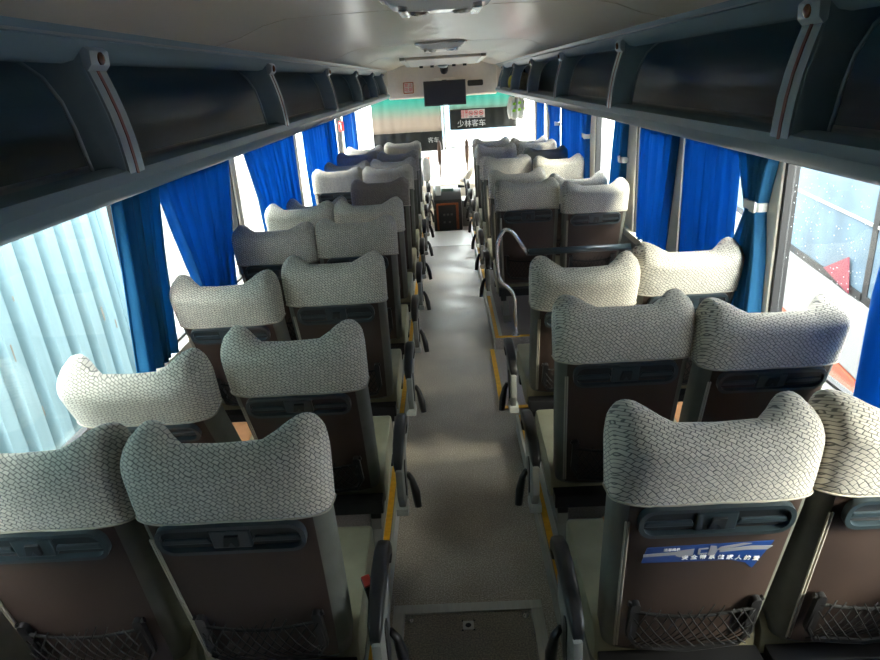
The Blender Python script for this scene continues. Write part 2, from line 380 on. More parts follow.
wr = struct(MB().box(-1.335, 1.335, YB - 0.06, YB, -0.12, 2.22).build('wall_rear', 'wall_grey'))
# ---- front: lower wall, header over the windscreen, pane
wf = struct(MB().box(-1.335, 1.335, YF, YF + 0.06, -0.40, 0.36).build('wall_front', 'dash_beige'))
MB().box(-1.335, 1.335, YF, YF + 0.06, 1.86, 2.22).build('header', 'bulkhead', wf)
for s in (-1, 1): MB().box(*sorted((s * 1.26, s * 1.335)), YF, YF + 0.06, 0.36, 1.86).build('front_pillar', 'cream_wall', wf)
ws = struct(MB().box(-1.26, 1.26, YF + 0.02, YF + 0.03, 0.36, 1.86).build('window_windscreen', 'window_glass'))
MB().box(-0.012, 0.012, YF + 0.012, YF + 0.036, 0.362, 1.858).build('windscreen_divider', 'clip_white', ws)
# bulkhead with the television above the windscreen
bh_poly = [(9.48, 2.05), (9.60, 1.66), (9.72, 1.64), (10.33, 1.84), (10.33, 2.12), (9.48, 2.12)]
bh = struct(MB().prism(bh_poly, -0.74, 0.74, 'x').build('trim_1', 'bulkhead', bevel=0.012))
for s in (-1, 1):
    struct(MB().prism([(9.90, 2.10), (9.90, 1.72), (9.94, 1.71), (10.32, 1.80), (10.32, 2.10)], *sorted((s * 0.745, s * 1.28)), 'x').build('trim_%d' % (2 if s < 0 else 3), 'bulkhead', bevel=0.01))

# ---- overhead luggage racks
def rack(s, side):
    root = thing('luggage_rack', 'long dark teal overhead luggage rack above the %s windows' % side, 'luggage rack', (s * 0.9, 0, 1.7), 0, 'overhead luggage racks')
    X = lambda x: s * x - s * 0.9
    def ext(name, pts, material, th=0.006, y0=YB + 0.01, y1=9.34, **k):
        # a thin bent sheet following pts (x,z), extruded along the coach
        nrm = []
        for i in range(len(pts)):
            a = pts[max(i - 1, 0)]; b = pts[min(i + 1, len(pts) - 1)]; dx, dz = b[0] - a[0], b[1] - a[1]; l = math.hypot(dx, dz); nrm.append((-dz / l, dx / l))
        back = [(p[0] + n[0] * th, p[1] + n[1] * th) for p, n in zip(pts, nrm)]
        poly = [(X(x), z - 1.7) for x, z in pts + back[::-1]]
        return MB().prism(poly, y0, y1).build(name, material, root, smooth='auto', **k)
    under = [(1.282, 1.530), (1.10, 1.580), (0.90, 1.632), (0.78, 1.664), (0.735, 1.676), (0.712, 1.690), (0.706, 1.706), (0.714, 1.720), (0.735, 1.728), (0.765, 1.726)]
    ext('shelf_edge', under, 'rack_teal', 0.010)
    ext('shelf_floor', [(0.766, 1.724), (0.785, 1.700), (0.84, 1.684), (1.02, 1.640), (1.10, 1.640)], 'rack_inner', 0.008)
    ext('ledge_line', [(1.02, 1.672), (1.09, 1.680), (1.10, 1.690)], 'rack_line', 0.006)
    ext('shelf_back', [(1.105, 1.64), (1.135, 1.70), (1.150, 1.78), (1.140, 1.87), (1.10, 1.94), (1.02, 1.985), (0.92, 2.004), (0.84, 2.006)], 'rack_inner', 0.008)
    ext('upper_rail', [(0.84, 2.002), (0.815, 1.976), (0.795, 1.966), (0.775, 1.970), (0.760, 1.985), (0.735, 2.005)], 'rack_teal', 0.010)
    ext('rail_line', [(0.736, 2.006), (0.726, 2.012)], 'rack_line', 0.006)
    ext('upper_rail', [(0.724, 2.010), (0.712, 2.022), (0.700, 2.034), (0.690, 2.050)], 'rack_teal', 0.008)
    ends = MB().prism([(X(x), z - 1.7) for x, z in [(0.715, 1.69), (0.77, 1.675), (1.28, 1.535), (1.28, 2.08), (0.70, 2.05), (0.80, 1.97), (0.75, 1.85)]], 9.341, 9.358)
    ends.build('end_panel', 'bracket', root)
    for y in [1.1 + 0.78 * i for i in range(11)]:      # small dark vents on the rack ceiling
        MB().box(*sorted((X(0.93), X(0.99))), y, y + 0.10, 0.285, 0.297).build('rack_vent', 'slot_dark', root, bevel=0.003)
    return root
racks = {-1: rack(-1, 'left'), 1: rack(1, 'right')}

def bracket_meshes(s):
    cap = [(0.795, 2.036), (0.750, 1.992), (0.738, 1.975), (0.742, 1.952), (0.752, 1.945)]
    inner = [(0.752, 1.945), (0.738, 1.90), (0.725, 1.85), (0.716, 1.80), (0.711, 1.75), (0.709, 1.715), (0.712, 1.700)]
    outer = [(0.770, 1.700), (0.788, 1.718), (0.796, 1.76), (0.806, 1.82), (0.822, 1.88), (0.850, 1.930), (0.892, 1.965), (0.930, 1.975), (0.920, 2.010), (0.86, 2.034)]
    poly = [(s * x, z) for x, z in cap + inner[1:] + outer]
    body = MB().prism(poly, -0.042, 0.042).mesh('arm', 'bracket', smooth='auto', bevel=0.006)
    # raised rim on the arm's outer curve
    rim = MB()
    for yy in (-0.043, 0.043): rim.tube([(s * (x - 0.006), yy, z) for x, z in outer[1:8]], 0.0045, 6)
    rim = rim.mesh('outer_rim', 'bracket_trim', smooth=True)
    def strip(y0, y1, off, th):
        pts = inner; poly2 = [(s * (x - off), z) for x, z in pts] + [(s * (x - off + th), z) for x, z in reversed(pts)]
        return MB().prism(poly2, y0, y1)
    trim = strip(-0.039, 0.039, 0.005, 0.008).mesh('front_trim', 'trim_teal', smooth='auto')
    red = strip(-0.006, 0.006, 0.0065, 0.005).mesh('red_inlay', 'red_line', smooth='auto')
    knob = MB().prism([(s * x, z) for x, z in [(0.756, 1.996), (0.732, 1.978), (0.734, 1.950), (0.746, 1.936), (0.754, 1.944)]], -0.043, 0.043).mesh('end_cap', 'bracket_trim', smooth='auto', bevel=0.004)
    kd = MB().lathe([(0.013, -0.003), (0.013, 0.003), (0.009, 0.006), (0.003, 0.007)], (0, 0, 0), 16, 'x').mesh('round_button', 'amber', smooth='auto')
    return body, rim, trim, red, knob, kd
ORD = ['first', 'second', 'third', 'fourth', 'fifth', 'sixth', 'seventh', 'eighth', 'ninth', 'tenth']
for s, side, ys in ((-1, 'left', [1.545, 3.12, 4.68, 6.22, 7.70, 8.90]), (1, 'right', [1.46, 2.99, 4.45, 5.90, 7.33, 8.65])):
    bm_ = bracket_meshes(s)
    for i, y in enumerate(ys):
        t = link('bracket_arm', bm_[0], racks[s]); t.location = (-s * 0.9, y, -1.7)
        for n, me in zip(('outer_rim', 'front_trim', 'red_inlay', 'end_cap'), bm_[1:5]): link(n, me, t)
        k = link('round_button', bm_[5], t); k.location = (s * 0.733, 0, 1.963)
        if s > 0: k.rotation_euler = (0, 0, R(180))

# ================================================================== SEATS
# backrest frame: x across, y forward (0 = rear face), z = distance up the back from the hinge
def half_w(s): return interp([(0, .203), (.25, .212), (.50, .219), (.58, .2205), (.66, .2215), (.80, .217)], s)
def s_top(xr): return 0.738 + 0.014 * sstep(0.40, 0.74, abs(xr)) - 0.024 * sstep(0.80, 1.0, abs(xr)) ** 2
def y_mid_half(xr, s):
    a = abs(xr); back = 0.010 * a ** 4 + 0.012 * sstep(0.60, 0.75, s) * a ** 2
    wing = interp([(0, .035), (.3, .045), (.52, .045), (.64, .085), (.80, .095)], s)
    front = interp([(0, .095), (.3, .085), (.5, .080), (.65, .095), (.8, .085)], s) + wing * sstep(0.34, 0.84, a)
    return (back + front) / 2, (front - back) / 2
def form_rings(s0, off=0.0, n=56, levels=12, hem=0.0):
    rings = []
    def ring(t, q, k):
        row = []
        for i in range(n):
            th = 2 * math.pi * i / n; c, sn = math.cos(th), math.sin(th)
            xr = math.copysign(abs(c) ** 0.40, c); yr = math.copysign(abs(sn) ** 0.40, sn)
            st = s_top(xr) + off; side = st - 0.045
            base = s0 + hem * (math.sin(5 * xr + 1) * 0.7 + math.sin(11 * xr) * 0.3)
            base -= 0.40 * max(0.0, y_mid_half(xr, s0)[0] + y_mid_half(xr, s0)[1] * yr) * (1 if hem else 0)
            s = lerp(base, side, t) if k is None else lerp(side, st, k)
            if k is None: w = half_w(s) + off
            else: w = (half_w(side) + off) * lerp(1.0, 0.94, (1 - q) ** 1.3)
            ym, yh = y_mid_half(xr, s)
            row.append((xr * w, ym + (yh + off) * yr * (q if k is not None else 1.0), s))
        return row
    for j in range(levels + 1): rings.append(ring(j / levels, 1, None))
    for a in (20, 40, 58, 74, 86): rings.append(ring(1, math.cos(R(a)), math.sin(R(a))))
    rings.append(ring(1, 0.02, 1.0))
    return rings
SM = {}
def seat_meshes():
    m = MB(); rg = form_rings(0.0, 0.0); m.grid(rg, close=True); n = len(rg[0])
    m.f.append(list(range(n))); m.f.append(list(range((len(rg) - 1) * n, len(rg) * n)))
    SM['backrest'] = m.mesh('backrest', 'upholstery', smooth=True)
    m = MB(); rg = form_rings(0.572, 0.0065, hem=0.0035)
    inner = [[(x * 0.985, y * 0.96 + 0.002, z + 0.004) for x, y, z in rg[0]]]
    m.grid(inner + rg, close=True); n = len(rg[0]); m.f.append(list(range(len(rg) * n, (len(rg) + 1) * n)))
    SM['cover'] = m.mesh('head_cover', 'cover', smooth=True)
    hm = MB(); hm.tube([(x * 1.003, y - 0.0008 if y < 0.05 else y + 0.0008, z + 0.001) for x, y, z in rg[0]], 0.0028, 5, closed=True); SM['hem'] = hm.mesh('hem', 'piping', smooth=True)
    # brown rear panel
    m = MB(); rows = []
    for i in range(11):
        s = lerp(0.012, 0.568, i / 10); hw = half_w(s) - 0.030
        rows.append([(lerp(-hw, hw, j / 8), y_mid_half(lerp(-hw, hw, j / 8) / half_w(s), s)[0] - y_mid_half(lerp(-hw, hw, j / 8) / half_w(s), s)[1] - 0.005 + (0.006 if j in (0, 8) else 0), s) for j in range(9)])
    m.grid(rows); SM['panel'] = m.mesh('rear_panel', 'brown_panel', smooth=True, solid=-0.004)
    # piping on both sides of the panel
    for sg in (-1, 1):
        m = MB()
        for dx in (0.024, 0.031):
            pth = []
            for i in range(9):
                s = lerp(0.03, 0.515, i / 8); x = half_w(s) - dx; ym, yh = y_mid_half(x / half_w(s), s); pth.append((sg * x, ym - yh - 0.005, s))
            m.tube(pth, 0.0028, 6)
        SM['piping%d' % sg] = m.mesh('piping', 'piping', smooth=True)
    # handle unit under the cover: oval tray, two slots with bars, hook block
    m = MB(); zc = 0.525; o1 = rrect(0, zc, 0.172, 0.046, 0.038); o2 = rrect(0, zc, 0.161, 0.035, 0.028)
    n = len(o1); b = 0
    m.v += [(x, -0.020, z) for x, z in o1] + [(x, -0.020, z) for x, z in o2] + [(x, -0.002, z) for x, z in o1] + [(x, -0.004, z) for x, z in o2]
    for i in range(n):
        j = (i + 1) % n
        m.f += [[i, j, n + j, n + i], [i, 2 * n + i, 2 * n + j, j], [n + i, n + j, 3 * n + j, 3 * n + i]]
    SM['handle_ring'] = m.mesh('handle_tray', 'teal_plastic', smooth='auto')
    SM['slot'] = MB().prism(rrect(0, 0, 0.060, 0.027, 0.02), -0.0095, -0.004).mesh('slot', 'slot_dark', smooth='auto')
    SM['bar'] = MB().prism([(-0.058, -0.013), (0.058, -0.013), (0.050, 0.003), (-0.050, 0.003)], -0.016, -0.008).mesh('handle_bar', 'teal_plastic', bevel=0.003)
    SM['block'] = MB().box(-0.046, 0.046, -0.0175, -0.003, -0.029, 0.029).mesh('centre_block', 'teal_plastic', bevel=0.004)
    SM['hook'] = MB().prism([(-0.020, -0.018), (-0.012, 0.016), (0.020, 0.016), (0.018, -0.018), (0.008, -0.018), (0.001, -0.004), (-0.008, -0.018)], -0.024, -0.016).mesh('bag_hook', 'slot_dark', bevel=0.0015)
    # net pocket
    m = MB(); fr = [(-0.165, -0.012, 0.17), (-0.150, -0.016, 0.165), (-0.155, -0.020, 0.08), (-0.13, -0.026, 0.045), (0, -0.030, 0.035), (0.13, -0.026, 0.045), (0.155, -0.020, 0.08), (0.150, -0.016, 0.165), (0.165, -0.012, 0.17)]
    m.tube(fr, 0.007, 6)
    for sx in (-1, 1): m.prism(rrect(sx * 0.148, 0.12, 0.012, 0.055, 0.010), -0.024, -0.008)
    SM['pocket_frame'] = m.mesh('pocket_frame', 'black_plastic', smooth='auto')
    m = MB()
    for i in range(-6, 7):
        for sg in (-1, 1):
            pth = []
            for k in range(7):
                t = k / 6; x = i * 0.026 + sg * (t - 0.5) * 0.09; z = lerp(0.045, 0.150 + 0.012 * math.cos(i), t)
                if abs(x) < 0.150: pth.append((x, -0.026 - 0.016 * math.sin(math.pi * t) + 0.003 * sg, z + 0.006 * math.sin(7 * x + sg)))
            if len(pth) > 1: m.tube(pth, 0.0018, 4)
    m.tube([(lerp(-0.15, 0.15, k / 12), -0.020 - 0.008 * math.sin(math.pi * k / 12), 0.150 - 0.012 * math.sin(math.pi * k / 12)) for k in range(13)], 0.004, 6)
    SM['net'] = m.mesh('net', 'net', smooth=True); 
    # cushion
    def cushion(hw, y0, y1, z0, z1, cr, mt, name):
        m = MB(); rows = []; N = 11
        prof = rrect((y0 + y1) / 2, (z0 + z1) / 2, (y1 - y0) / 2, (z1 - z0) / 2, cr, 6)
        def row(x, k): return [(x, (y0 + y1) / 2 + (y - (y0 + y1) / 2) * k, (z0 + z1) / 2 + (z - (z0 + z1) / 2) * k + 0.045 * ((y - y0) / (y1 - y0) - 0.4)) for y, z in prof]
        m.grid([row(-hw, 0.90), row(-hw * 0.985, 0.97)] + [row(lerp(-hw * 0.94, hw * 0.94, i / N), 1.0) for i in range(N + 1)] + [row(hw * 0.985, 0.97), row(hw, 0.90)], close=True)
        n = len(prof); L_ = len(m.v) // n; m.f.append(list(range(n))); m.f.append(list(range((L_ - 1) * n, L_ * n)))
        return m.mesh(name, mt, smooth='auto')
    SM['cushion'] = cushion(0.222, 0.04, 0.50, 0.235, 0.370, 0.045, 'cushion_green', 'cushion')
    SM['insert'] = cushion(0.105, 0.05, 0.502, 0.240, 0.3735, 0.045, 'tan', 'tan_insert')
    # under-frame
    m = MB(); m.box(-0.215, 0.215, -0.03, 0.03, 0.235, 0.290); m.box(-0.20, -0.16, 0.0, 0.44, 0.19, 0.235); m.box(0.16, 0.20, 0.0, 0.44, 0.19, 0.235); m.box(-0.22, 0.22, 0.38, 0.42, 0.185, 0.225)
    SM['frame'] = m.mesh('seat_frame', 'frame_black', bevel=0.004)
    SM['leg'] = MB().box(-0.022, 0.022, -0.03, 0.03, 0.0, 0.19).box(-0.03, 0.03, -0.16, 0.22, 0.0, 0.014).mesh('leg', 'grey_plastic', bevel=0.004)
    # armrest assembly for the aisle side (local +x is towards the aisle for left seats)
    m = MB(); rows = []
    for (y, z, hw, hh) in [(-.105, .475, .014, .012), (-.085, .497, .021, .018), (-.02, .517, .024, .020), (.08, .530, .025, .021), (.16, .528, .025, .021), (.215, .510, .024, .022), (.245, .475, .021, .022), (.250, .435, .014, .014)]:
        rows.append([(a, y, z + c) for a, c in rrect(0, 0, hw * 0.85, hh * 1.1, min(hw, hh) * 0.5, 3)])
    m.grid(rows, close=True); n = len(rows[0]); m.f.append(list(range(n))); m.f.append(list(range(7 * n, 8 * n)))
    SM['armrest'] = m.mesh('armrest', 'black_plastic', smooth=True)
    SM['arm_plate'] = MB().prism([(-.115, .470), (-.02, .500), (.11, .512), (.13, .470), (.075, .36), (.03, .26), (-.06, .255), (-.12, .36)], -0.010, 0.016, 'x').mesh('arm_plate', 'grey_plastic', bevel=0.008, smooth='auto')
    SM['plate_slot'] = MB().prism(rrect(-0.02, 0.385, 0.022, 0.075, 0.020), 0.0155, 0.020, 'x').mesh('plate_slot', 'black_plastic', smooth='auto')
    SM['clip'] = MB().box(-0.020, 0.024, -0.10, -0.03, 0.270, 0.300).mesh('steel_clip', 'aluminium', bevel=0.003)
    m = MB(); m.tube([(0.020, 0.045, 0.36), (0.034, 0.050, 0.33), (0.046, 0.040, 0.28), (0.054, 0.020, 0.225)], [0.014, 0.018, 0.024, 0.020], 8, flat=0.7)
    SM['lever'] = m.mesh('recline_lever', 'black_plastic', smooth=True)
    SM['buckle'] = MB().box(-0.014, 0.014, -0.022, 0.022, -0.05, 0.02).mesh('belt_buckle', 'black_plastic', bevel=0.005)
    SM['button'] = MB().box(-0.012, 0.012, -0.018, 0.018, 0.019, 0.027).mesh('release_button', 'red_plastic', bevel=0.003)
seat_meshes()

def seat(x, y, rec, aisle, label, cover='cover', buckle=False, tip=False):
    t = thing('coach_seat', label, 'seat', (x, y, PZ), 0, 'coach seats in two double rows')
    ry = R(rec)
    def back(name, key, parent=None, loc=(0, 0, 0)):
        o = link(name, SM[key], parent or t)
        if parent is None: o.location = Vector((0, 0.0, 0.32)); o.rotation_euler = (ry, 0, 0)
        else: o.location = loc
        return o
    bk = back('backrest', 'backrest')
    if cover:
        cv = back('head_cover', 'cover'); back('hem', 'hem', cv)
        if cover != 'cover': cv.material_slots[0].link = 'OBJECT'; cv.material_slots[0].material = M[cover]
    back('rear_panel', 'panel'); back('piping', 'piping-1', bk)
    h = back('handle_tray', 'handle_ring')
    for sx in (-1, 1):
        back('slot', 'slot', h, (sx * 0.104, 0, 0.525)); back('handle_bar', 'bar', h, (sx * 0.104, 0, 0.525))
    back('centre_block', 'block', h, (0, 0, 0.525)); back('bag_hook', 'hook', h, (0, 0, 0.525))
    pf = back('pocket_frame', 'pocket_frame'); nt = back('net', 'net', pf); pf.scale = (1, 1, 1.35); nt['kind'] = 'stuff'
    c = link('cushion', SM['cushion'], t); link('tan_insert', SM['insert'], c)
    link('seat_frame', SM['frame'], t)
    l1 = link('leg', SM['leg'], t); l1.location = (-0.15, 0.2, 0); l2 = link('leg', SM['leg'], t); l2.location = (0.15, 0.2, 0)
    if aisle:
        k = aisle * 0.294
        a = link('armrest', SM['armrest'], t); a.location = (k, 0, 0)
        p = link('arm_plate', SM['arm_plate'], t); p.location = (k, 0, 0); p.scale = (aisle, 1, 1)
        link('plate_slot', SM['plate_slot'], p); link('steel_clip', SM['clip'], p)
        l = link('recline_lever', SM['lever'], t); l.location = (k, 0, 0); l.scale = (aisle, 1, 1)
        if tip:
            o = MB().lathe([(0.006, -0.012), (0.012, -0.006), (0.012, 0.008), (0.006, 0.014)], (0, 0, 0), 10).build('orange_tip', 'orange_plastic', a, smooth=True); o.location = (0, 0.235, 0.505)
    if buckle:
        o = link('belt_buckle', SM['buckle'], t); o.location = (aisle * 0.252, 0.12, 0.455); o.rotation_euler = (R(15), R(-10 * aisle), R(20)); link('release_button', SM['button'], o)
    return t
HB = 0.048
ROWW = ['nearest', 'second', 'third', 'fourth', 'fifth', 'sixth', 'seventh', 'eighth', 'ninth', 'farthest']
LA = [13, 22, 15, 11, 20, 13, 10, 19, 21, 6]
LWr = [13, 31, 26, 15, 20, 37, 9, 21, 16, 20]
for k in range(10):
    yy = 1.33 + 0.783 * k + HB
    cvA = {5: 'cover_brown', 7: 'cover_grey', 8: 'cover_grey'}.get(k, 'cover'); cvW = {7: 'cover_grey', 8: 'cover_grey', 9: 'cover_grey'}.get(k, 'cover')
    xa = {5: ' with a darker brownish cover'}.get(k, ''); xw = {5: ', leaning far back', 1: ', leaning back towards the camera'}.get(k, '')
    seat(-0.536 if k == 0 else -0.5275, yy, LA[k], 1, 'aisle seat left of the aisle, %s row from the camera%s' % (ROWW[k], xa), cvA, buckle=(k == 0))
    seat((-0.993, -1.010)[k] if k < 2 else -0.981, yy, LWr[k], 0, 'window seat on the left side, %s row from the camera%s' % (ROWW[k], xw), cvW)
RAr = [13, 13, 26, 8, 18, 5, 31, 20, 19]; RWr = [13, 20, 20, 19, 30, 17, 13, 15, 24]
RY = [1.314, 2.094, 2.874] + [4.70 + 0.75 * i for i in range(6)]
right_near = None
RLAB = ['nearest row', 'second row', 'third row, last before the mid-door stairwell', 'first row beyond the stairwell', 'second row beyond the stairwell', 'third row beyond the stairwell', 'fourth row beyond the stairwell', 'fifth row beyond the stairwell', 'farthest row by the windscreen']
for k in range(9):
    yy = RY[k] + HB
    t = seat(0.556, yy, RAr[k], -1, 'aisle seat right of the aisle, %s' % RLAB[k] + (', blue sticker on its back' if k == 0 else ''), 'cover', tip=(k in (3, 4, 5, 6)))
    if k == 0: right_near = t
    seat(1.010, yy, RWr[k], 0, 'window seat on the right side, %s' % RLAB[k] + (', bare grey without a cover' if k == 6 else ''), None if k == 6 else 'cover')

# blue seat-belt sticker on the nearest right aisle seat
ss = MB().prism([(-0.140, 0.430), (0.150, 0.437), (0.118, 0.340), (0.098, 0.362), (0.06, 0.374), (-0.148, 0.376)], -0.0065, -0.0050).build('safety_sticker', 'sticker_blue', right_near)
ss['label'] = 'blue seat belt sticker with white lettering and a drawn buckle'
ss.location = (0, 0, 0.32); ss.rotation_euler = (R(13), 0, 0)
def flat(name, polys, material, y=-0.0075):
    m = MB()
    for p in polys: m.prism(p, y, y + 0.0012)
    return m.build(name, material, ss)
flat('printed_belt', [[(-0.146, 0.399), (-0.070, 0.402), (-0.070, 0.412), (-0.146, 0.408)], [(-0.070, 0.398), (-0.060, 0.394), (-0.030, 0.397), (-0.030, 0.421), (-0.055, 0.418), (-0.070, 0.414)],
                      [(0.020, 0.412), (0.05, 0.418), (0.10, 0.432), (0.08, 0.434), (0.03, 0.424)], [(0.030, 0.405), (0.09, 0.410), (0.14, 0.408), (0.150, 0.420), (0.10, 0.423), (0.03, 0.414)]], 'belt_grey')
flat('printed_buckle', [[(-0.018, 0.400), (0.002, 0.401), (0.002, 0.405), (-0.018, 0.404)], [(-0.018, 0.418), (0.002, 0.419), (0.002, 0.423), (-0.018, 0.422)], [(-0.020, 0.401), (-0.015, 0.401), (-0.015, 0.422), (-0.020, 0.421)],
                        [(0.004, 0.396), (0.020, 0.398), (0.024, 0.412), (0.020, 0.428), (0.006, 0.430)]], 'belt_grey', -0.0082)
chars = '安全带系住家人的爱'
for i, ch in enumerate(chars):
    u = i / 8; text('lettering', ch, 0.0165, 'white_print', ss, (lerp(-0.048, 0.120, u), -0.0078, 0.3905 - 0.014 * u * u), (R(90), R(4 * u), 0))
text('small_lettering', '温馨提示', 0.0095, 'white_print', ss, (-0.082, -0.0078, 0.4215))

# ================================================================== CURTAINS
def curtain(s, stations, folds, label, material='curtain_blue', tie=None, amp=0.020, x0=1.256, ph=0.0):
    """stations: (z, y_near, y_far) from the top down"""
    zt, zb = stations[0][0], stations[-1][0]
    t = thing('window_curtain', label, 'curtain', (s * x0, (stations[0][1] + stations[0][2]) / 2, zb), 0, 'blue window curtains')
    yc = t.location.y; rows = []; nu = int(folds * 8); nz = 22
    tabA = [(-z, a) for z, a, b in stations]; tabB = [(-z, b) for z, a, b in stations]
    for i in range(nz + 1):
        z = lerp(zt, zb, i / nz); a, b = interp(tabA, -z), interp(tabB, -z); row = []
        comp = min(1.0, (b - a) / (stations[0][2] - stations[0][1] + 1e-6))
        for j in range(nu + 1):
            u = j / nu; w = math.sin(2 * math.pi * (folds * u + 0.10 * math.sin(9 * u + ph)) + ph) + 0.35 * math.sin(2 * math.pi * folds * 0.43 * u + 2 * ph + 2.0 * (zt - z))
            row.append((s * amp * w * lerp(0.75, 1.0, i / nz), lerp(a, b, u + 0.012 * math.sin(6.28 * folds * u + 1) * (1 if 0 < j < nu else 0)) - yc, z - zb))
        rows.append(row)
    MB().grid(rows).build('cloth', material, t, smooth=True, solid=0.0025)
    m = MB().box(-0.006, 0.006, stations[0][1] - 0.02 - yc, stations[0][2] + 0.02 - yc, zt - zb - 0.004, zt - zb + 0.010); m.build('header_tape', material, t)
    if tie:
        z, y = tie
        y0, y1 = interp(tabA, -z), interp(tabB, -z)
        if y1 - y0 > 0.2: y0, y1 = y - 0.07, y + 0.07
        tb = MB().prism(rrect(0, (y0 + y1) / 2 - yc, 0.027, (y1 - y0) / 2 + 0.010, 0.02, 4), z - zb - 0.018, z - zb + 0.018, 'z').build('tie_band', 'clip_white', t, bevel=0.003)
        MB().box(*sorted((-s * 0.024, -s * 0.034)), y - yc - 0.025, y - yc + 0.025, z - zb - 0.022, z - zb + 0.022).build('tie_clip', 'clip_white', tb, bevel=0.004)
    return t
curtain(-1, [(1.522, 2.50, 2.90), (1.25, 2.47, 2.82), (0.815, 2.40, 2.74)], 6, 'narrow dark blue curtain at the left, nearest to the camera', 'curtain_dark', ph=0.4)
curtain(-1, [(1.522, 2.92, 3.93), (1.3, 3.00, 3.84), (1.05, 3.11, 3.72), (0.815, 3.16, 3.66)], 10, 'wide blue curtain on the left, tapering towards its lower end', ph=1.2)
curtain(-1, [(1.522, 4.24, 5.72), (1.2, 4.42, 5.72), (0.815, 4.50, 5.72)], 13, 'widest pleated blue curtain midway along the left windows', ph=2.2)
curtain(-1, [(1.522, 6.18, 8.0), (1.2, 6.20, 8.0), (0.815, 6.25, 7.95)], 12, 'blue curtain on the left before the red emergency hammer', ph=0.9)
curtain(-1, [(1.522, 8.62, 9.42), (0.815, 8.62, 9.42)], 6, 'blue curtain on the left beyond the red emergency hammer', ph=3.0)
curtain(-1, [(1.522, 9.52, 9.80), (0.815, 9.52, 9.80)], 3, 'narrow blue curtain at the far left by the windscreen', ph=1.9)
curtain(1, [(1.522, 1.22, 1.86), (1.2, 1.25, 1.90), (0.815, 1.3, 1.90)], 6, 'blue curtain at the right edge beside the wet window', ph=0.3)
curtain(1, [(1.522, 2.60, 2.90), (1.42, 2.63, 2.84), (1.30, 2.66, 2.76), (1.12, 2.62, 2.88), (0.815, 2.60, 2.96)], 6, 'lighter blue curtain tied with a white band beside the wet window', 'curtain_light', tie=(1.325, 2.68), amp=0.022, x0=1.250, ph=1.0)
curtain(1, [(1.522, 2.93, 3.62), (0.815, 2.93, 3.60)], 8, 'wide straight blue curtain on the right behind the tied one', ph=2.0, x0=1.262)
curtain(1, [(1.522, 3.72, 4.42), (1.2, 3.78, 4.42), (0.815, 3.86, 4.42)], 7, 'blue curtain on the right at the mid-door stairwell', ph=0.2)
curtain(1, [(1.522, 4.78, 5.10), (1.35, 4.80, 5.16), (0.815, 4.82, 5.32)], 4, 'narrow blue curtain on the right just beyond the stairwell', 'curtain_dark', tie=(1.27, 4.84), ph=1.4)
curtain(1, [(1.522, 6.02, 6.30), (1.36, 6.06, 6.22), (0.815, 6.02, 6.34)], 4, 'tied blue curtain on the right beside a cream pillar, sixth row', tie=(1.33, 6.08), ph=0.8)
curtain(1, [(1.522, 6.32, 7.42), (0.815, 6.32, 7.42)], 10, 'wide deep blue curtain on the right front half', ph=2.8)
curtain(1, [(1.522, 7.62, 8.40), (1.34, 7.66, 8.20), (0.815, 7.62, 8.40)], 7, 'blue curtain with white clip on the right front half', tie=(1.34, 7.70), ph=0.5)
curtain(1, [(1.522, 8.80, 9.35), (0.815, 8.80, 9.35)], 5, 'blue curtain farthest forward on the right', ph=1.7)

curtain(-1, [(1.522, 0.14, 0.68), (0.815, 0.14, 0.68)], 6, 'unseen blue curtain added over the rearmost left window to cut daylight', ph=0.7)  # out of view; added to hold back daylight from the nearest left seats
curtain(1, [(1.522, 0.14, 0.76), (0.815, 0.14, 0.76)], 6, 'unseen blue curtain added over the rearmost right window to cut daylight', ph=2.4)  # likewise added out of view, to shape the light on the nearest right seats
# ================================================================== FITTINGS
# floor hatch
h = thing('floor_hatch', 'square floor hatch with metal frame at the bottom of the aisle', 'hatch', (-0.010, 1.60, 0.0))
fm = MB(); fo, fi, yl = 0.280, 0.236, 0.40
for (x0, x1, y0, y1) in ((-fo, fo, yl - 0.044, yl), (-fo, fo, -yl, -yl + 0.044), (-fo, -fi, -yl + 0.044, yl - 0.044), (fi, fo, -yl + 0.044, yl - 0.044)): fm.box(x0, x1, y0, y1, 0.0005, 0.009)
fm.build('hatch_frame', 'aluminium', h, bevel=0.002)
MB().box(-fi + 0.004, fi - 0.004, -yl + 0.048, yl - 0.048, 0.0005, 0.006).build('hatch_panel', 'hatch_vinyl', h)
for (x, y) in ((-0.212, 0.322), (0.212, 0.322), (-0.212, -0.322), (0.212, -0.322)):
    MB().lathe([(0.012, 0.006), (0.011, 0.0085), (0.006, 0.0095), (0.002, 0.0075)], (x, y, 0), 12).build('screw', 'chrome', h, smooth='auto')
lk = MB().box(-0.020, 0.020, 0.270, 0.310, 0.006, 0.0075).build('lock_plate', 'aluminium', h)
MB().lathe([(0.011, 0.0075), (0.009, 0.009), (0.003, 0.0092)], (0, 0.29, 0), 12).build('lock_barrel', 'slot_dark', lk)
for (x, y) in ((-0.021, 0.268), (0.021, 0.268), (-0.021, 0.312), (0.021, 0.312)):
    MB().lathe([(0.004, 0.006), (0.003, 0.008)], (x, y, 0), 8).build('rivet', 'slot_dark', lk)

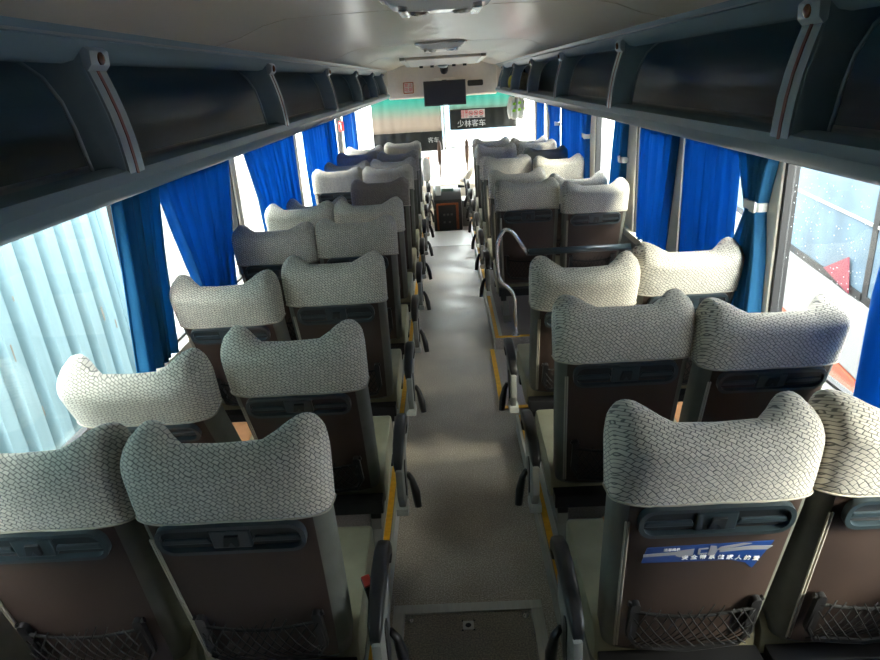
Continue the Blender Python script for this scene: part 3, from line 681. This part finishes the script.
# ceiling lamps and roof hatch
def dome_lamp(y, label):
    t = thing('ceiling_lamp', label, 'ceiling lamp', (0.005, y, 2.083), 0, 'ceiling lamps')
    MB().prism(rrect(0, 0, 0.155, 0.125, 0.03), -0.008, 0.0, 'z').build('base_plate', 'chrome', t, bevel=0.002)
    m = MB(); rows = []
    for (hx, hy, z) in ((0.145, 0.112, -0.008), (0.125, 0.098, -0.028), (0.085, 0.072, -0.040), (0.05, 0.045, -0.043)):
        rows.append([(x, yy, z) for x, yy in rrect(0, 0, hx, hy, min(hx, hy) * 0.35)])
    m.grid(rows, close=True); n = len(rows[0]); m.f.append(list(range(3 * n, 4 * n))); m.build('lens', 'lamp_lens', t, smooth='auto')
    for sx in (-1, 1): MB().box(sx * 0.092 - 0.012, sx * 0.092 + 0.012, -0.085, 0.085, -0.046, -0.030).build('cross_bar', 'chrome', t, bevel=0.005)
    for sx in (-1, 1): MB().lathe([(0.030, -0.030), (0.034, -0.038), (0.020, -0.048), (0.004, -0.050)], (sx * 0.055, 0, 0), 16).build('spot_reflector', 'chrome', t, smooth='auto')
    return t
dome_lamp(1.88, 'chrome ceiling lamp cut by the top edge of the picture'); dome_lamp(4.35, 'smaller-looking chrome ceiling lamp farther forward above the aisle')
rh = thing('roof_hatch', 'wide beige roof hatch in the ceiling before the television', 'roof hatch', (0.02, 7.45, 2.06))
MB().prism([(-0.65, 0.024), (-0.62, -0.004), (0.55, -0.045), (0.62, -0.040), (0.65, 0.024)], -0.36, 0.36, 'x').build('hatch_tray', 'ceiling_vinyl', rh, bevel=0.008)
for sx in (-1, 1): MB().prism([(-0.72, 0.024), (-0.70, -0.006), (0.66, -0.040), (0.70, 0.024)], *sorted((sx * 0.362, sx * 0.41)), 'x').build('side_rail', 'aluminium', rh, bevel=0.005)
for x in (-0.24, -0.12, 0.12, 0.24): MB().box(x - 0.02, x + 0.02, 0.40, 0.44, -0.062, -0.036).build('catch', 'frame_black', rh, bevel=0.004)
MB().lathe([(0.055, -0.036), (0.060, -0.050), (0.040, -0.068), (0.006, -0.072)], (0, 0.46, 0), 18).build('handle_knob', 'bracket_trim', rh, smooth='auto')

# television
tv = thing('television', 'flat black television hanging above the windscreen', 'television', (0.03, 9.40, 1.54))
MB().box(-0.28, 0.28, 0.0, 0.045, 0.0, 0.315).build('housing', 'black_plastic', tv, bevel=0.006)
MB().box(-0.265, 0.265, -0.003, 0.0, 0.022, 0.302).build('screen', 'screen_black', tv)
MB().box(-0.03, 0.03, -0.0045, 0.0, 0.006, 0.014).build('maker_badge', 'bracket_trim', tv)
MB().box(-0.14, 0.14, -0.01, 0.10, 0.322, 0.348).build('mount_bar', 'bulkhead', tv, bevel=0.006)
MB().box(-0.03, 0.03, 0.045, 0.14, 0.10, 0.34).build('mount_arm', 'frame_black', tv, bevel=0.004)
cm = thing('ceiling_camera', 'small black dome device above the television', 'camera', (0.035, 9.42, 1.985))
MB().lathe([(0.010, -0.055), (0.035, -0.045), (0.05, -0.015), (0.055, 0.02), (0.06, 0.05)], (0, 0, 0), 18).build('dome', 'black_plastic', cm, smooth=True)
MB().box(-0.07, 0.07, -0.035, 0.035, 0.045, 0.065).build('mount_plate', 'black_plastic', cm, bevel=0.005)
sg = thing('wall_notice', 'small framed notice with red characters left of the television', 'sign', (-0.455, 9.515, 1.785))
MB().prism(rrect(0, 0, 0.070, 0.075, 0.012), -0.012, 0.0).build('notice_frame', 'wood_trim', sg, bevel=0.002)
nb = MB().prism(rrect(0, 0, 0.058, 0.062, 0.008), -0.015, -0.011).build('notice_board', 'sign_white', sg)
text('lettering', '禁止', 0.056, 'red_print', nb, (0, -0.016, 0.028)); text('lettering', '吸烟', 0.056, 'red_print', nb, (0, -0.016, -0.030))
sg.rotation_euler = (R(-16), 0, 0)
vg = thing('air_grille', 'black slotted grille right of the television', 'grille', (0.445, 9.512, 1.80)); vg.rotation_euler = (R(-16), 0, 0)
MB().prism(rrect(0, 0, 0.105, 0.038, 0.02), -0.010, 0.002).build('grille_frame', 'black_plastic', vg, bevel=0.003)
for i in range(4): MB().box(-0.09, 0.09, -0.014, -0.009, -0.026 + 0.015 * i, -0.020 + 0.015 * i).build('slat', 'frame_black', vg)

# windscreen blinds
def blind(x0, x1, z0, zb, z1, y, label, name='windscreen_blind'):
    """cloth from z1 down to zb, black hem from zb to z0"""
    t = thing(name, label, 'blind', (0, y, 0)); nx = 40
    def rows(a, b, k=8): return [[(lerp(x0, x1, j / nx), 0.008 * math.sin(j * 1.1) + 0.006 * math.sin(j * 0.37 + i), lerp(a, b, i / k)) for j in range(nx + 1)] for i in range(k + 1)]
    MB().grid(rows(z1, zb)).build('cloth', 'shade_cloth', t, smooth=True, solid=0.002)
    MB().grid(rows(zb, z0)).build('black_hem', 'shade_black', t, smooth=True, solid=0.003)
    MB().tube([(x0, 0, z0), (x1, 0, z0)], 0.006, 6).build('bottom_bar', 'black_plastic', t, smooth=True)
    return t
bl = blind(-1.06, -0.035, 0.885, 1.160, 1.815, 10.22, 'beige windscreen blind with teal top and black hem on the left')
text('lettering', '客车', 0.085, 'white_print', bl, (-0.17, -0.012, 1.03))
br = blind(0.085, 1.06, 1.165, 1.445, 1.815, 10.22, 'teal windscreen blind with lettered black hem on the right')
text('lettering', '少林客车', 0.105, 'white_print', br, (0.40, -0.014, 1.235))
pn = MB().box(0.255, 0.60, -0.017, -0.012, 1.315, 1.430).build('pictogram_board', 'sign_white', br)
text('red_lettering', '温馨', 0.056, 'red_print', pn, (0.305, -0.018, 1.400)); text('red_lettering', '提示', 0.056, 'red_print', pn, (0.305, -0.018, 1.345))
for i in range(3):
    cx = 0.395 + 0.076 * i; r = 0.029; cz = 1.382
    ring = MB().tube([(cx + r * math.cos(2 * math.pi * k / 20), -0.019, cz + r * math.sin(2 * math.pi * k / 20)) for k in range(20)], 0.0042, 5, closed=True)
    ring.tube([(cx - r * 0.7, -0.020, cz + r * 0.7), (cx + r * 0.7, -0.020, cz - r * 0.7)], 0.0038, 5); ring.build('prohibition_ring', 'red_print', pn)
    MB().box(cx - 0.017, cx + 0.017, -0.0195, -0.0175, cz - 0.007, cz + 0.007).build('pictogram', 'black_print', pn)
    MB().box(cx - 0.024, cx + 0.024, -0.0195, -0.0175, 1.325, 1.336).build('caption_line', 'black_print', pn)

# emergency hammer on the left
hm = thing('emergency_hammer', 'small red emergency hammer on the left window pillar', 'hammer', (-1.225, 8.25, 1.38)); hm.scale = (0.65, 0.65, 0.65)
MB().prism(rrect(0, 0.06, 0.05, 0.09, 0.02), -0.012, 0.0).build('holder', 'red_plastic', hm, bevel=0.004)
MB().tube([(0, -0.022, -0.01), (0, -0.022, 0.11)], 0.009, 8).build('handle', 'sign_white', hm, smooth=True)
MB().tube([(-0.03, -0.022, 0.112), (0.03, -0.022, 0.112)], 0.011, 8).build('head', 'chrome', hm, smooth=True)

# chrome handrail and padded guard bar at the stairwell
hr = thing('handrail', 'bent chrome handrail rising beside the stairwell', 'handrail', (0.40, 4.52, PZ))
def bez(pts, n=6):
    """round the corners of a polyline"""
    out = [Vector(pts[0])]
    for a, b, c in zip(pts, pts[1:], pts[2:]):
        a, b, c = Vector(a), Vector(b), Vector(c); p = b + (a - b) * min(0.45, 0.07 / (a - b).length); q = b + (c - b) * min(0.45, 0.07 / (c - b).length)
        for i in range(n + 1): t = i / n; out.append(p * (1 - t) ** 2 + b * 2 * t * (1 - t) + q * t * t)
    out.append(Vector(pts[-1])); return out
rail_pts = [(0.040, 0, 0.0), (0.035, 0, 0.33), (-0.075, 0, 0.42), (-0.085, 0, 0.68), (-0.03, 0, 0.79), (0.03, 0, 0.77), (0.135, 0, 0.60)]
MB().tube(bez(rail_pts), 0.0145, 12).build('tube', 'chrome', hr, smooth=True)
MB().lathe([(0.035, 0), (0.033, 0.008), (0.018, 0.014)], (0.040, 0, 0), 16).build('floor_flange', 'chrome', hr, smooth='auto')
gb = thing('guard_rail', 'dark grey padded guard rail across the stairwell', 'rail', (0.545, 4.52, PZ))
MB().tube([(-0.005, 0, 0.615), (0.70, 0, 0.615)], 0.024, 12).build('padded_bar', 'teal_plastic', gb, smooth=True)
MB().tube([(0.0, 0, 0.30), (0.70, 0, 0.30)], 0.012, 10).build('lower_bar', 'frame_black', gb, smooth=True)
MB().box(0.06, 0.10, -0.015, 0.015, 0.0, 0.6).build('post', 'frame_black', gb, bevel=0.003); MB().box(0.62, 0.66, -0.015, 0.015, 0.0, 0.6).build('post', 'frame_black', gb, bevel=0.003)

# dashboard, console, guide seat, front details
db = thing('dashboard', 'pale beige dashboard running under the windscreen', 'dashboard', (0, 10.05, 0))
MB().prism([(-0.25, -0.29), (-0.25, 0.30), (-0.18, 0.42), (0.05, 0.50), (0.28, 0.46), (0.28, -0.29)], -1.25, 1.25, 'x').build('body', 'dash_beige', db, bevel=0.03, smooth='auto')
MB().prism([(-0.20, 0.42), (-0.10, 0.60), (0.05, 0.66), (0.15, 0.60), (0.15, 0.44)], -1.0, -0.35, 'x').build('instrument_hood', 'dash_dark', db, bevel=0.02, smooth='auto')
MB().tube([(0.18, -0.05, 0.40), (0.30, -0.15, 0.52), (0.42, -0.10, 0.66)], [0.05, 0.05, 0.03], 10).build('door_pod', 'dash_beige', db, smooth=True)
cs = thing('control_console', 'dark gear console with reddish wood trim at the front of the aisle', 'console', (0.035, 9.02, -0.05))
MB().prism([(-0.14, 0.0), (-0.14, 0.42), (-0.02, 0.50), (0.30, 0.54), (0.30, -0.24), (0.085, -0.24), (0.085, 0.0)], -0.24, 0.14, 'x').build('body', 'dash_dark', cs, bevel=0.02, smooth='auto')
for (x0, x1, z0, z1) in ((-0.20, 0.06, 0.35, 0.375), (0.06, 0.095, 0.02, 0.375), (-0.20, -0.175, 0.02, 0.375)): MB().box(x0, x1, -0.152, -0.142, z0, z1).build('wood_trim', 'wood_trim', cs, bevel=0.003)
for (x, z) in ((-0.10, 0.22), (-0.05, 0.22), (0.0, 0.22), (-0.10, 0.12), (-0.03, 0.12)): MB().box(x - 0.014, x + 0.014, -0.150, -0.140, z - 0.012, z + 0.012).build('switch', 'grey_plastic', cs, bevel=0.002)
dsp = MB().box(-0.12, 0.04, -0.09, -0.06, 0.47, 0.535).build('display', 'green_lcd', cs, bevel=0.004); dsp.rotation_euler = (R(-12), 0, 0)
MB().box(-0.20, -0.13, -0.08, -0.04, 0.47, 0.60).build('card_holder', 'clip_white', cs, bevel=0.004)
ct = thing('stair_cabinet', 'pale grey cabinet with small handles right of the console', 'cabinet', (0.27, 9.235, -0.05))
MB().box(-0.085, 0.10, -0.14, 0.24, 0.0, 0.36).build('carcass', 'grey_plastic', ct, bevel=0.012)
for z in (0.09, 0.24):
    d = MB().box(-0.075, 0.06, -0.148, -0.140, z - 0.07, z + 0.065).build('drawer', 'grey_plastic', ct, bevel=0.003); MB().box(-0.03, 0.02, -0.156, -0.147, z - 0.012, z + 0.006).build('handle', 'slot_dark', d, bevel=0.002)
gs = thing('guide_seat', 'slim beige folded guide seat at the left of the front aisle', 'seat', (-0.275, 9.22, -0.30))
m = MB(); rows = []
for (z, hw, hy) in ((0.88, 0.03, 0.03), (0.90, 0.05, 0.05), (1.00, 0.058, 0.06), (1.14, 0.056, 0.058), (1.18, 0.045, 0.045), (1.195, 0.02, 0.02)): rows.append([(a, c, z) for a, c in rrect(0, 0, hw, hy, min(hw, hy) * 0.8)])
m.grid(rows, close=True); n = len(rows[0]); m.f += [list(range(n)), list(range(5 * n, 6 * n))]; m.build('back_pad', 'cloth_pale', gs, smooth=True)
MB().tube([(0, 0, 0.0), (0, 0, 0.90)], 0.018, 10).build('post', 'frame_black', gs, smooth=True)
MB().box(-0.06, 0.06, -0.06, 0.06, 0.001, 0.02).build('base_plate', 'frame_black', gs, bevel=0.004)
MB().box(-0.055, 0.055, -0.09, 0.09, 0.62, 0.70).build('folded_cushion', 'black_plastic', gs, bevel=0.02)
gl = thing('gear_lever', 'black lever standing near the entrance steps', 'lever', (0.245, 8.95, 0.27))
MB().tube([(0, 0, 0.04), (0.0, 0.0, 0.22), (-0.02, 0, 0.36)], [0.012, 0.010, 0.014], 8).build('shaft', 'black_plastic', gl, smooth=True)
MB().tube([(-0.11, 0, 0.26), (-0.02, 0, 0.25)], [0.022, 0.012], 8).build('grip', 'black_plastic', gl, smooth=True)
for (x, y, l) in ((-0.095, 10.12, 'slim dark handle standing left on the dashboard centre'), (0.31, 10.12, 'slim dark handle standing right on the dashboard centre')):
    t = thing('grab_handle', l, 'handle', (x, y, 0.49), 0, 'grab handles on the dashboard')
    MB().tube([(0, 0, 0.0), (0.0, 0, 0.18), (0.0, 0, 0.24), (0.004, 0, 0.40), (0.004, 0, 0.50), (0.0, 0, 0.54)], [0.010, 0.012, 0.030, 0.034, 0.028, 0.010], 10).build('grip', 'handle_brown', t, smooth=True)
    MB().lathe([(0.03, 0.0), (0.028, 0.012), (0.014, 0.018)], (0, 0, 0), 12).build('foot', 'black_plastic', t, smooth='auto')
hv = thing('hi_vis_vest', 'crumpled pale vest with lime bands hanging at the right front', 'vest', (1.04, 9.98, 1.28))
m = MB(); rows = []
for i in range(9): rows.append([(lerp(-0.13, 0.13, j / 14) * (0.75 + 0.25 * math.sin(i * 0.35)), 0.035 * math.sin(j * 1.3 + i * 0.3), lerp(0.30, 0.0, i / 8) + 0.01 * math.sin(j)) for j in range(15)])
m.grid(rows).build('vest_cloth', 'cloth_pale', hv, smooth=True, solid=0.006)
for z in (0.09, 0.18): MB().grid([[(lerp(-0.08, 0.13, j / 14) * 0.95, 0.035 * math.sin(j * 1.3 + 0.6) - 0.008, z + k + 0.03 * j / 14) for j in range(15)] for k in (0, 0.035)]).build('lime_band', 'hivis', hv, smooth=True, solid=0.004)
MB().tube([(-0.05, 0, 0.28), (0, 0, 0.455), (0.05, 0, 0.28)], 0.006, 6).build('hanging_strap', 'frame_black', hv, smooth=True)
# bags at the front end of the racks
def bag(x, y, z, sx, sy, sz, mt, label):
    t = thing('travel_bag', label, 'bag', (x, y, z)); m = MB(); rows = []
    for (k, zz) in ((0.7, 0), (0.95, 0.12), (1.0, 0.4), (0.92, 0.75), (0.6, 0.95), (0.2, 1.0)): rows.append([(a * k * sx * (1 + 0.06 * math.sin(5 * c + zz * 7)), c * k * sy, zz * sz) for a, c in rrect(0, 0, 1, 1, 0.5)])
    m.grid(rows, close=True); n = len(rows[0]); m.f += [list(range(n)), list(range(5 * n, 6 * n))]; m.build('bag_body', mt, t, smooth=True)
    MB().tube([(-sx * 0.4, 0, sz * 0.9), (-sx * 0.3, 0, sz * 1.12), (sx * 0.3, 0, sz * 1.12), (sx * 0.4, 0, sz * 0.9)], 0.012, 6).build('bag_handle', 'frame_black', t, smooth=True)
bag(0.93, 8.30, 1.675, 0.10, 0.20, 0.22, 'bag_olive', 'olive bag lying at the front of the right luggage rack')
bag(0.93, 8.98, 1.675, 0.09, 0.16, 0.20, 'bag_yellow', 'yellow bag lying at the front of the right luggage rack')
bag(-0.93, 9.08, 1.675, 0.09, 0.12, 0.20, 'cloth_pale', 'pale bundle lying at the front of the left luggage rack')

# ================================================================== OUTSIDE
GZ = -1.0
struct(MB().box(-60, 60, -40, 80, GZ - 0.2, GZ).build('ground', 'ground'))
# corrugated blue panel wall close to the left windows
cf = thing('corrugated_fence', 'pale blue corrugated metal wall close outside the left window', 'fence', (-2.28, 2.1, GZ)); cf.rotation_euler = (0, R(-2.5), 0)
pitch = 0.205; y = -3.6; i = 0
while y < 2.35:
    prof = [(0, 0.0), (0, pitch * 0.50), (-0.055, pitch * 0.62), (-0.055, pitch * 0.88), (0, pitch)]
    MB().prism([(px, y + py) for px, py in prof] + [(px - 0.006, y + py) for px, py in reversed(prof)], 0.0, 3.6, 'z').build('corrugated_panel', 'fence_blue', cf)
    y += pitch; i += 1
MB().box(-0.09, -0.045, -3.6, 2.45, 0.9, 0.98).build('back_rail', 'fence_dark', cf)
rs = MB()
for k in range(9):
    yy, zz = random.uniform(0.2, 2.3), random.uniform(1.2, 2.7); rs.box(0.001, 0.003, yy, yy + random.uniform(0.006, 0.014), zz, zz + random.uniform(0.02, 0.10))
rs = rs.build('rust_spots', 'rust', cf); rs['kind'] = 'stuff'
MB().box(-0.06, 0.03, 2.36, 2.46, 0, 3.6).build('end_post', 'fence_blue', cf, bevel=0.006)
# lower grey fence farther along
gf = thing('site_fence', 'grey ribbed site fence with blue cap seen past the first curtains', 'fence', (-4.6, 10.0, GZ))
y = -4.0
while y < 9.0:
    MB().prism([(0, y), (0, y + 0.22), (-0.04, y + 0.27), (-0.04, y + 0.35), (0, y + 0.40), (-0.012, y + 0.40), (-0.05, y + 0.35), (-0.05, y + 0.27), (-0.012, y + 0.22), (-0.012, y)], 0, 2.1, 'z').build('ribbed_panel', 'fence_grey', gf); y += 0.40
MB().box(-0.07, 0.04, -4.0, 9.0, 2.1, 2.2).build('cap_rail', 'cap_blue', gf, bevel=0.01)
# coach parked alongside on the right
pc = thing('parked_coach', 'white and orange coach parked outside the right window', 'coach', (2.78, 4.0, GZ), R(-8.4))
def cprism(name, x0, x1, y0, y1, z0, z1, mt, par=None, **k): return MB().box(x0, x1, y0, y1, z0 - GZ, z1 - GZ).build(name, mt, par or pc, **k)
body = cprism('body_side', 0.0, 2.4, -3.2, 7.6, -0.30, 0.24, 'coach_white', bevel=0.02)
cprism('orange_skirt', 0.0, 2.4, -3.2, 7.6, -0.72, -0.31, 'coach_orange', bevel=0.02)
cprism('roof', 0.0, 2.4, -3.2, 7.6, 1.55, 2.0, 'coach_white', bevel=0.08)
cprism('interior_core', 0.35, 2.35, -3.0, 7.4, 0.24, 1.55, 'coach_curtain')
for y0 in (-3.1, -1.32, 0.46, 2.24, 4.02, 5.80):
    w = cprism('side_window', 0.015, 0.03, y0, y0 + 1.70, 0.30, 1.52, 'coach_glass')
    cprism('window_divider', 0.005, 0.014, y0, y0 + 1.70, 0.775, 0.795, 'aluminium', w)
    cprism('window_sill', 0.003, 0.02, y0, y0 + 1.70, 0.245, 0.298, 'rubber', w)
    cprism('pillar', 0.01, 0.10, y0 + 1.70, y0 + 1.78, 0.24, 1.55, 'frame_black')
for yc in (-1.6, 5.2):
    wl = MB().lathe([(0.30, 0.06), (0.46, 0.03), (0.48, 0.12), (0.48, 0.30), (0.3, 0.32)], (0, yc, 0.48), 28, 'x').build('wheel', 'rubber', pc, smooth='auto'); MB().lathe([(0.27, 0.05), (0.20, 0.09), (0.06, 0.04)], (0, yc, 0.48), 20, 'x').build('hub', 'aluminium', wl, smooth='auto')
rt = MB().prism([(0.62, 0.25 - GZ), (1.10, 0.31 - GZ), (0.70, 0.50 - GZ)], -0.012, -0.002, 'x').build('red_pennant', 'pennant_red', None)
rt.location = pc.location; rt.rotation_euler = pc.rotation_euler; tag(rt, 'red triangular pennant on the window of the parked coach', 'pennant')
# white coach standing ahead of the windscreen
pa = thing('white_coach', 'bright white coach standing ahead of the windscreen', 'coach', (0.6, 17.0, GZ), R(3))
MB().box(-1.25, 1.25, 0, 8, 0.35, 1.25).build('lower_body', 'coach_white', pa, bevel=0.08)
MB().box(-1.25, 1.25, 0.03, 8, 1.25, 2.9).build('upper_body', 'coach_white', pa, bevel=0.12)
MB().box(-1.08, 1.08, 0.0, 0.03, 1.5, 2.55).build('rear_window', 'coach_glass', pa, bevel=0.005)
for x in (-1.12, 1.0): MB().box(x, x + 0.12, -0.01, 0.02, 0.7, 1.1).build('tail_lamp', 'red_plastic', pa)
for x in (-1.0, 1.0):
    MB().lathe([(0.2, -0.14), (0.46, -0.12), (0.48, 0), (0.46, 0.12), (0.2, 0.14)], (x, 1.6, 0.48), 24, 'x').build('wheel', 'rubber', pa, smooth='auto')
# blue van on the right, far
vn = thing('blue_van', 'blue and white van far outside the right front windows', 'van', (8.2, 19.0, GZ), R(-20))
MB().prism([(-2.2, 0.35), (-2.2, 2.1), (1.0, 2.1), (1.7, 1.25), (2.3, 1.05), (2.3, 0.35)], -0.9, 0.9, 'x').build('body', 'van_blue', vn, bevel=0.06)
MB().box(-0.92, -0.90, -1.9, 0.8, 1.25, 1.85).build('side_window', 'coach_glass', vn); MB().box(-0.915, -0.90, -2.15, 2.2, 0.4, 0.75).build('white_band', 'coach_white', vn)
for yc in (-1.4, 1.4): MB().lathe([(0.1, -0.95), (0.33, -0.94), (0.35, -0.8), (0.35, 0.8), (0.33, 0.94), (0.1, 0.95)], (0, yc, 0.35), 20, 'x').build('wheel', 'rubber', vn, smooth='auto')
lw_ = thing('yard_wall', 'low pale rendered wall across the yard on the right', 'wall', (12.0, 20.0, GZ), R(-12))
MB().box(-0.12, 0.12, -14, 14, 0, 1.5).build('wall_body', 'cream_wall', lw_); MB().box(-0.17, 0.17, -14, 14, 1.5, 1.6).build('coping', 'fence_grey', lw_, bevel=0.02)
# roadside trees on the left
def tree(x, y, h, label):
    t = thing('roadside_tree', label, 'tree', (x, y, GZ), 0, 'roadside trees'); MB().tube([(0, 0, 0), (0.05, 0, h * 0.3), (0, 0.05, h * 0.6)], [0.14, 0.11, 0.06], 8).build('trunk', 'bark', t, smooth=True)
    m = MB(); rnd = random.Random(int(x * 10 + y))
    for i in range(420):
        a, b, r = rnd.uniform(0, 6.283), rnd.uniform(-1, 1), rnd.random() ** 0.4
        c = Vector((math.cos(a) * math.sqrt(1 - b * b) * r * h * 0.30, math.sin(a) * math.sqrt(1 - b * b) * r * h * 0.30, h * 0.66 + b * r * h * 0.34)); d = rnd.uniform(0.10, 0.2)
        u = Vector((rnd.uniform(-1, 1), rnd.uniform(-1, 1), rnd.uniform(-1, 1))).normalized(); w = u.orthogonal().normalized(); k = len(m.v)
        m.v += [tuple(c - u * d), tuple(c + w * d * 0.5), tuple(c + u * d), tuple(c - w * d * 0.5)]; m.f.append([k, k + 1, k + 2, k + 3])
    lf = m.build('foliage', 'leaf', t); lf['kind'] = 'stuff'
tree(-6.5, 21.0, 4.2, 'leafy tree seen through the left window gap beside the pillar'); tree(-9.5, 33.0, 5.5, 'taller leafy tree farther off on the left')
